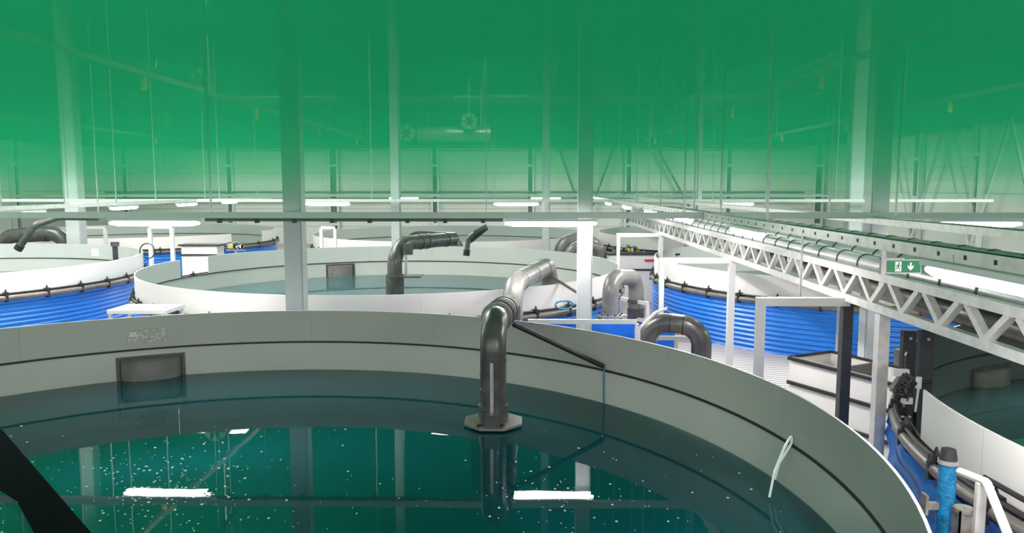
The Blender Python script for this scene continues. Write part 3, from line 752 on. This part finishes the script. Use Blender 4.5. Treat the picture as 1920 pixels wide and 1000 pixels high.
poly(bm, [(-.045 + .0075 * math.cos(k * PI / 5), .030 + .0075 * math.sin(k * PI / 5)) for k in range(10)], y=-.0115)
for a, b, w_ in (((-.047, .020), (-.052, -.006), .012), ((-.052, -.004), (-.036, -.014), .007), ((-.036, -.014), (-.040, -.032), .006), ((-.053, -.004), (-.060, -.022), .007), ((-.060, -.022), (-.080, -.026), .006), ((-.047, .018), (-.064, .010), .005), ((-.064, .010), (-.070, -.004), .005), ((-.046, .018), (-.032, .006), .005), ((-.032, .006), (-.024, .012), .005)):
    stroke(a, b, w_)
obj('running_figure', bm, M['signgreen'], t)
bm = bmesh.new()
poly(bm, [(.052, .035), (.066, .035), (.066, -.005), (.085, .014), (.085, -.006), (.059, -.034), (.033, -.006), (.033, .014), (.052, -.005)])
obj('down_arrow', bm, M['signwhite'], t)
obj('mounting_post', BX(((-.20, -.02, -.07), (-.165, .02, .16))), M['galv'], t)
obj('mounting_arm', BX(((-.20, -.01, .062), (.0, .03, .075))), M['galv'], t)
# thin rod beside the truss
p = at_y(1500, 565, 10.2)
tag(obj('threaded_rod', BX(((p.x - .012, 10.19, p.z), (p.x + .012, 10.214, at_y(1500, 433, 10.2).z)), ((p.x - .012, 10.19, p.z), (XT - .04, 10.214, p.z + .02))), M['galv']), 'thin grey threaded rod standing in front of the truss', 'rod')

# ------------------------------------------------------------------ sump box
t = thing('sump_box', 'grey rectangular sump with black edge strips right of the aisle', 'box')
za = EYE - 2.5
a = at_z(1482, 668, za); b = at_z(1676, 717, za); dx = (b - a); nrm = Vector((-dx.y, dx.x, 0)).normalized()
if nrm.y < 0: nrm = -nrm
c_ = a + nrm * .85; d_ = b + nrm * .85
def wallbar(name, p, q, z0, z1, th, m):
    bm = bmesh.new(); bar(bm, (p.x, p.y, (z0+z1)/2), (q.x, q.y, (z0+z1)/2), th, z1 - z0); return obj(name, bm, M[m], t)
for p, q in ((a, b), (b, d_), (d_, c_), (c_, a)):
    wallbar('side_wall', p, q, 0, za, .03, 'white_panel')
for z in (za, za - .36, za - .78): wallbar('edge_strip', a - nrm*.03, b - nrm*.03, z - .045, z, .06, 'black')
wallbar('edge_strip', a, c_, za - .03, za, .05, 'black')
wallbar('edge_strip', c_, d_, za - .03, za, .05, 'black')
mid0 = a.lerp(b, .42); mid1 = c_.lerp(d_, .42)
wallbar('divider', mid0, mid1, .4, za - .04, .04, 'conduit')
bm = bmesh.new(); vs = [bm.verts.new((p.x, p.y, z)) for p, z in ((a + nrm*.05, za - .45), (mid0 + nrm*.05, za - .8), (mid1 - nrm*.05, za - .8), (c_ - nrm*.05, za - .1))]; bm.faces.new(vs)
bmesh.ops.solidify(bm, geom=bm.faces[:], thickness=.02)
obj('inner_slope', bm, M['white_panel'], t)
o = obj('dark_cover', BX(((6.3, 11.85, 0), (7.3, 13.1, EYE - 2.75))), M['conduit']); tag(o, 'brown-grey plate cover behind the grey sump', 'cover')

# ------------------------------------------------------------------ lower right: gap posts, sensors, prop, handrail
for (px, y0_, lb, w_) in ((1704, 8.9, 'dark grey plastic post left of the dark tank screen gap', .15), (1737, 8.3, 'dark grey plastic post at the dark tank screen gap', .15)):
    p = at_y(px, 620, y0_)
    t = thing('plastic_post', lb, 'post', (p.x, p.y, 0))
    obj('post_body', BX(((-w_/2, -.04, 0), (w_/2, .04, p.z))), M['darkpost'], t)
    obj('bolt', BX(((-.015, -.06, p.z - .1), (.015, -.04, p.z - .07))), M['galv'], t)
p = at_y(1693, 722, 8.2)
t = thing('water_sensor', 'grey sensor box with tangled black cables on the dark tank rim', 'sensor', p)
bm = BX(((-.09, -.06, -.13), (.07, .06, .13))); bmesh.ops.bevel(bm, geom=bm.edges[:], offset=.02, segments=2, affect='EDGES')
bmesh.ops.rotate(bm, verts=bm.verts[:], matrix=Matrix.Rotation(.55, 3, 'Y'), cent=(0, 0, 0))
obj('housing', bm, M['dark_pipe'], t, smooth=True)
obj('white_clip', BX(((-.12, -.03, .10), (.05, .03, .17))), M['white_steel'], t)
obj('white_clip', BX(((.0, -.05, -.2), (.09, .03, -.13))), M['white_steel'], t)
for k in range(5):
    P = [Vector((random.uniform(-.1, .08), -.07, random.uniform(-.18, .14))) for _ in range(6)]
    obj('cable', TUBE(fillet(P, .04, 3), .007, 6), M['cable'], t)
obj('holder', BX(((.05, -.02, -.75), (.09, .02, -.1))), M['black'], t)
p = at_y(1728, 720, 8.0)
t = thing('tap_fitting', 'small white valve fitting on the dark posts', 'valve', p)
obj('valve_body', TUBE([(-.03, 0, -.05), (-.03, 0, .07)], .03, 10), M['white_steel'], t, smooth=True)
obj('valve_arm', TUBE([(-.1, 0, 0), (.1, 0, .02)], .02, 8), M['black'], t, smooth=True)
obj('drip_tube', TUBE([(-.03, 0, -.05), (-.05, 0, -.3)], .012, 6), M['white_steel'], t, smooth=True)
# acrow prop
bp_ = at_y(1783, 862, 5.6)
t = thing('steel_prop', 'worn blue adjustable steel prop beside a grey perforated tube', 'prop', (bp_.x - .02, 5.6, 0))
obj('outer_tube', TUBE([(0, 0, 0), (0, 0, bp_.z - .03)], .062, 20), M['blue_paint'], t, smooth=True)
obj('collar', TUBE([(0, 0, bp_.z - .03), (0, 0, bp_.z)], .07, 20), M['galv'], t, smooth=True)
obj('cap', TUBE([(0, 0, bp_.z), (0, 0, bp_.z + .08)], .06, 14, radii=[.064, .05]), M['black'], t, smooth=True)
obj('inner_tube', BX(((.0, -.19, 0), (.11, -.18, bp_.z - .32)), ((.0, -.19, 0), (.012, -.08, bp_.z - .32)), ((.098, -.19, 0), (.11, -.08, bp_.z - .32))), M['prop_steel'], t)
obj('tube_rim', TUBE([(.055, -.135, bp_.z - .34), (.055, -.135, bp_.z - .31)], .068, 14), M['prop_steel'], t)
bm = bmesh.new(); tube(bm, [(.055, -.197, bp_.z - .52), (.055, -.189, bp_.z - .52)], .03, 14); obj('pin_hole', bm, M['black'], t)
bm = bmesh.new(); 
for k in range(10): tube(bm, [(.025 + .02 * (k % 4), -.196, bp_.z - .60 - .03 * (k // 4)), (.025 + .02 * (k % 4), -.190, bp_.z - .60 - .03 * (k // 4))], .006, 6)
obj('pin_marks', bm, M['black'], t)
obj('lever', TUBE([(-.02, -.07, bp_.z - .78), (-.09, -.08, bp_.z - .72), (-.10, -.08, bp_.z - .62)], .018, 8), M['prop_steel'], t, smooth=True)
obj('wing_nut', BX(((-.16, -.03, bp_.z - .42), (-.14, .05, bp_.z - .27)), ((-.15, -.02, bp_.z - .38), (-.05, .02, bp_.z - .33))), M['prop_steel'], t)
# handrail
a = at_y(1800, 885, 5.2); b = at_y(1850, 905, 4.9); e = at_y(1925, 1090, 4.2)
t = thing('handrail', 'white tubular handrail sloping down right of the blue prop', 'handrail')
obj('rail_tube', TUBE(fillet([a, b, e], .05, 4), .028, 12), M['white_steel'], t, smooth=True)
obj('post', BX(((b.x - .045, b.y + .02, 0), (b.x + .02, b.y + .05, b.z - .02))), M['alu'], t)
# hanging blue liner cloth and cable strip left of dark tank
p = at_y(1693, 800, 7.2)
bm = bmesh.new(); g = []
for i in range(19):
    a = math.radians(-176 + (i - 9) * 3.2); r_ = RT + .13
    row = []
    for j in range(25):
        z = (Z_PIPE - .05) * (1 - j / 24)
        f = .03 * math.sin(i * 1.9 + j * .5) + .025 * math.sin(i * .9 - j * .9)
        row.append(bm.verts.new((cRN[0] + (r_ + f) * math.cos(a), cRN[1] + (r_ + f) * math.sin(a), z)))
    g.append(row)
for i in range(18):
    for j in range(24): bm.faces.new((g[i][j], g[i+1][j], g[i+1][j+1], g[i][j+1]))
bmesh.ops.solidify(bm, geom=bm.faces[:], thickness=.008)
tag(obj('wrinkled_sheet', bm, M['blue_cloth'], smooth=True), 'wrinkled blue sheet hung on the dark tank wall', 'sheet')
ca = at_y(1692, 800, 8.0)
t = thing('cable_bundle', 'strip of tied black cables hanging down beside the wrinkled blue sheet', 'cables')
for k in range(4): obj('cable', TUBE([(ca.x - .04 + .02 * k, 7.95, 0), (ca.x - .04 + .02 * k, 7.95, .7), (ca.x - .04 + .022 * k, 7.97, EYE - 2.3)], .012, 6), M['cable'], t)
for z in range(2, 13, 2): obj('tie', BX(((ca.x - .06, 7.93, z / 10), (ca.x + .05, 7.99, z / 10 + .015))), M['white_steel'], t)
# plumbing on dark tank's rim: black feeding tube along the screen
path = [(cRN[0] + (RT + .12) * math.cos(math.radians(a)), cRN[1] + (RT + .12) * math.sin(math.radians(a)), Z_PIPE + .24) for a in range(-178, -118, 4)]
tag(obj('air_hose', TUBE(path, .022, 8), M['black'], smooth=True), 'black air hose running along the dark tank screen', 'hose')

# ------------------------------------------------------------------ near tank extras
a = math.radians(ang(cN, 277, 630)); zc_ = at_wall(277, 630, cN, RT).z
t = thing('sticker', 'faded printed sticker on the grey screen above the overflow grille', 'sticker', (cN[0] + (RT - .002) * math.cos(a), cN[1] + (RT - .002) * math.sin(a), zc_), a)
obj('sheet', BX(((-.006, -.27, -.10), (-.003, .27, .10))), M['print_'], t)
bm = bmesh.new()
for i in range(14):
    for j in range(6):
        if random.random() < .6:
            y = .26 - i * .037; z = -.09 + j * .032; box(bm, (-.008, y - random.uniform(.01, .034), z), (-.006, y, z + random.uniform(.006, .024)))
box(bm, (-.009, .15, .0), (-.006, .24, .07))
obj('print_marks', bm, M['paper'], t)
a = math.radians(ang(cL, 179, 474)); zc_ = at_wall(179, 474, cL, RT).z
t = obj('notice', BX(((-.01, -.17, -.13), (-.004, .17, .13))), M['paper'], loc=(cL[0] + RT * math.cos(a), cL[1] + RT * math.sin(a), zc_)); t.rotation_euler = (0, 0, a)
tag(t, 'small pale notice on the inside of the left tank screen', 'notice')
# foam flecks
bm = bmesh.new()
for _ in range(420):
    if random.random() < .8: px, py = random.gauss(300, 110), random.gauss(905, 45)
    else: px, py = random.gauss(1050, 80), random.gauss(920, 40)
    if random.random() < .25: px, py = random.uniform(0, 1500), random.uniform(800, 1000)
    if not (0 < px < 1700 and 760 < py < 1010): continue
    p = at_z(px, py, Z_WATER + .002)
    if math.hypot(p.x - cN[0], p.y - cN[1]) > RT - .2 or math.hypot(p.x - P0.x, p.y - P0.y) < .4: continue
    s = random.choice((.004, .005, .006, .008, .012)); n = random.randint(4, 6); a0 = random.random() * 6
    vs = [bm.verts.new((p.x + s * random.uniform(.6, 1.4) * math.cos(a0 + 2*PI*k/n), p.y + s * random.uniform(.6, 1.4) * math.sin(a0 + 2*PI*k/n), p.z)) for k in range(n)]
    f = bm.faces.new(vs); r = bmesh.ops.extrude_face_region(bm, geom=[f]); bmesh.ops.translate(bm, verts=[v for v in r['geom'] if isinstance(v, bmesh.types.BMVert)], vec=(0, 0, .003))
tag(obj('foam_flecks', bm, M['fleck']), 'scattered white foam flecks floating on the near water', 'foam', kind='stuff')
# flat black slab level with the water at the lower left
bm = bmesh.new()
q = [at_z(-60, 775, Z_WATER), at_z(5, 808, Z_WATER), at_z(175, 1005, Z_WATER), at_z(300, 1160, Z_WATER), at_z(150, 1160, Z_WATER), at_z(32, 940, Z_WATER), at_z(-60, 880, Z_WATER)]
lo = [bm.verts.new((p.x, p.y, Z_WATER - .12)) for p in q]; hi = [bm.verts.new((p.x, p.y, Z_WATER + .006)) for p in q]
bm.faces.new(lo); bm.faces.new(hi); n = len(q)
for k in range(n): bm.faces.new((lo[k], lo[(k+1) % n], hi[(k+1) % n], hi[k]))
bmesh.ops.recalc_face_normals(bm, faces=bm.faces[:])
slab_mat = mat('flat_black', (0.012, 0.016, 0.018), 0.7, spec=0.0)
tag(obj('black_slab', bm, slab_mat), 'wide black slab lying at the water surface in the lower left corner', 'beam')

# ------------------------------------------------------------------ left/mid background equipment
def small_frame(px0, px1, py, Y, label):
    a = at_y(px0, py, Y); b = at_y(px1, py, Y)
    t = thing('support_frame', label, 'frame')
    obj('cross_bar', BAR((a.x, Y, a.z), (b.x, Y, b.z), .09, .09), M['white_steel'], t)
    for p in (a, b): obj('post', BX(((p.x - .05, Y - .05, 0), (p.x + .05, Y + .05, p.z - .04))), M['white_steel'], t)
small_frame(281, 322, 426, 22.6, 'white square frame in the left aisle between two tanks')
small_frame(150, 197, 427, 27.5, 'white square frame behind the left tank beside the grey column')
small_frame(602, 628, 427, 25.9, 'small white frame just right of the wide column')
small_frame(1160, 1232, 420, 39.0, 'distant white frame where the truss begins')
p = at_y(213, 458, 25.9)
t = thing('plastic_post', 'grey plastic post at the right end of the left tank screen', 'post', (at_y(216, 470, 23.4).x, 23.4, 0))
obj('post_body', BX(((-.06, -.05, 0), (.06, .05, at_y(216, 456, 23.4).z))), M['darkpost'], t)
obj('post_cap', BX(((-.10, -.07, at_y(216, 462, 23.4).z), (.10, .07, at_y(216, 454, 23.4).z))), M['dark_pipe'], t)
# sampling table at left between the tanks
a = at_y(200, 582, 12.6); b = at_y(318, 590, 12.6); zt = EYE - 2.10
t = thing('work_table', 'white framed tray table standing between the left and near tanks', 'table', ((a.x + b.x) / 2, 12.9, 0))
obj('tray_rim', BX(((-.5, -.35, zt), (.5, -.31, zt + .06)), ((-.5, .31, zt), (.5, .35, zt + .06)), ((-.5, -.31, zt), (-.46, .31, zt + .06)), ((.46, -.31, zt), (.5, .31, zt + .06))), M['white_steel'], t)
obj('tray_bed', BX(((-.46, -.31, zt), (.46, .31, zt + .015))), M['alu'], t)
for sx in (-.46, .46):
    for sy in (-.31, .31): obj('leg', BX(((sx - .025, sy - .025, 0), (sx + .025, sy + .025, zt))), M['white_steel'], t)
bm = bmesh.new()
for k in range(7): 
    x0 = random.uniform(-.2, .3); tube(bm, [(x0, -.2, zt + .03), (x0 + .1, .0, zt + .07), (x0 + random.uniform(-.1, .2), .25, zt + .03)], .012, 6)
tag(obj('tangled_hose', bm, M['hose_white'], loc=((a.x + b.x) / 2, 12.9, 0), smooth=True), 'pale hoses heaped on the white tray table', 'hose')
# valve tray and boxes between tanks behind
t = thing('utility_cabinet', 'white low cabinet with black edge seen through the missing screen panel', 'cabinet', (at_y(370, 500, 25.4).x, 25.9, 0))
obj('cabinet_body', BX(((-.6, -.3, 0), (.6, .3, EYE - 1.98))), M['white_panel'], t)
obj('top_strip', BX(((-.7, -.34, EYE - 1.98), (.7, .34, EYE - 1.93))), M['black'], t)
obj('mid_strip', BX(((-.62, -.33, EYE - 2.3), (.6, -.3, EYE - 2.25))), M['black'], t)
t = thing('utility_cabinet', 'white low cabinet with black strips under the right tank cables', 'cabinet', (at_y(1205, 500, 24.3).x, 24.3, 0))
obj('cabinet_body', BX(((-1.1, -.3, 0), (1.05, .3, EYE - 2.12))), M['white_panel'], t)
obj('top_strip', BX(((-1.15, -.34, EYE - 2.12), (1.1, .34, EYE - 2.07))), M['black'], t)
obj('mid_strip', BX(((-1.12, -.33, EYE - 2.6), (1.05, -.3, EYE - 2.55))), M['black'], t)
obj('red_handle', BX(((.0, -.36, EYE - 2.3), (.3, -.31, EYE - 2.25))), M['red'], t)
def hose_cluster(px, py, Y, s, label, cols=('cable', 'hose_white', 'yellow', 'hose_blue')):
    c = at_y(px, py, Y); t = thing('cable_cluster', label, 'cables', c)
    for k in range(9):
        P = [Vector((random.uniform(-s, s), random.uniform(-.1, .1), random.uniform(-.12, .16))) for _ in range(5)]
        obj('hose', TUBE(fillet(P, .06, 3), .018, 6), M[cols[k % len(cols)]], t, smooth=True)
    for k in range(5):
        x = random.uniform(-s, s); obj('valve', BX(((x - .04, -.12, -.06), (x + .04, -.04, .05))), M[('cable', 'yellow', 'white_steel')[k % 3]], t)
    obj('mounting_bar', BX(((-s, -.02, -.16), (s, .02, -.12))), M['galv'], t)
    obj('stand', BX(((-.03, -.02, -c.z), (.03, .02, -.16))), M['galv'], t)
hose_cluster(442, 462, 27.6, .35, 'tangle of hoses and valves on the far left tank rim')
hose_cluster(1180, 468, 25.2, .55, 'tangle of cables and valves under the far end of the truss')
# looped hoses
def loop(px, py, Y, r, label, m='hose_white', ry=None):
    c = at_y(px, py, Y); P = [(c.x + r * math.cos(a * PI/10), c.y + (a % 5) * .004, c.z + (ry or r) * math.sin(a * PI/10)) for a in range(20)]
    tag(obj('hose_loop', TUBE(P, .018, 8, closed=True), M[m], smooth=True), label, 'hose')
loop(1058, 572, 12.9, .15, 'coiled pale blue hose on the ring pipe beside the bright column', 'hose_blue', .07)
loop(276, 471, 22.3, .22, 'dark hose bent in a loop in the left aisle', 'cable')
# hanging sensor in middle tank
p = at_y(405, 508, 22.2)
t = thing('water_sensor', 'black sensor probe with cable hanging at the middle tank seam', 'sensor', p)
obj('probe', TUBE([(0, 0, -.15), (0, 0, .12)], .025, 8), M['black'], t, smooth=True)
obj('bracket', BX(((-.1, -.02, .0), (.12, .02, .05))), M['black'], t)
obj('cable', TUBE(fillet([(.1, 0, .05), (.25, -.1, -.2), (-.2, -.3, -.55), (-1.1, -.5, -.25)], .2, 5), .01, 6), M['cable'], t)

# ------------------------------------------------------------------ added green mist, tinting the upper hall with a green fade
def added_mist_mat(name, density):
    m = bpy.data.materials.new(name); m.use_nodes = True; nt = m.node_tree
    for n in list(nt.nodes): nt.nodes.remove(n)
    out = nt.nodes.new('ShaderNodeOutputMaterial'); v = nt.nodes.new('ShaderNodeVolumePrincipled')
    v.inputs['Color'].default_value = MIST_COL; v.inputs['Density'].default_value = density; v.inputs['Anisotropy'].default_value = 0.0
    nt.links.new(v.outputs[0], out.inputs['Volume'])
    return m
MIST_COL = (0.042, 0.78, 0.34, 1)
FAR = [(-.3, 0.5, .005), (.5, 1.3, .014), (1.3, 2.6, .024), (2.6, 7.3, .025)]
for z0, z1, den in FAR:
    o = obj('added_green_mist', BX(((XL + .3, 11.65, EYE + z0 + .0005), (XR - .4, 47.2, EYE + z1 - .0005))), added_mist_mat('added_thin_mist_%d' % int(den * 1000), den))
    tag(o, 'added thin green mist making the green fade in the upper hall beyond the near tank', 'mist', 'layers of added thin green mist', 'stuff')
LAY = [(-.35, -.1, .012), (-.1, .05, .05), (.05, .15, .09), (.15, .30, .14), (.30, .50, .19), (.50, .75, .26), (.75, 1.1, .36), (1.1, 1.6, .42), (1.6, 2.8, .5)]
for z0, z1, den in LAY:
    o = obj('added_green_mist', BX(((-13, 3.5, EYE + z0 + .0005), (13, 11.6, EYE + z1 - .0005))), added_mist_mat('mist_%d' % int(den * 1000), den))
    tag(o, 'added green mist in level layers making the green fade above the near tank', 'mist', 'layers of added green mist', 'stuff')
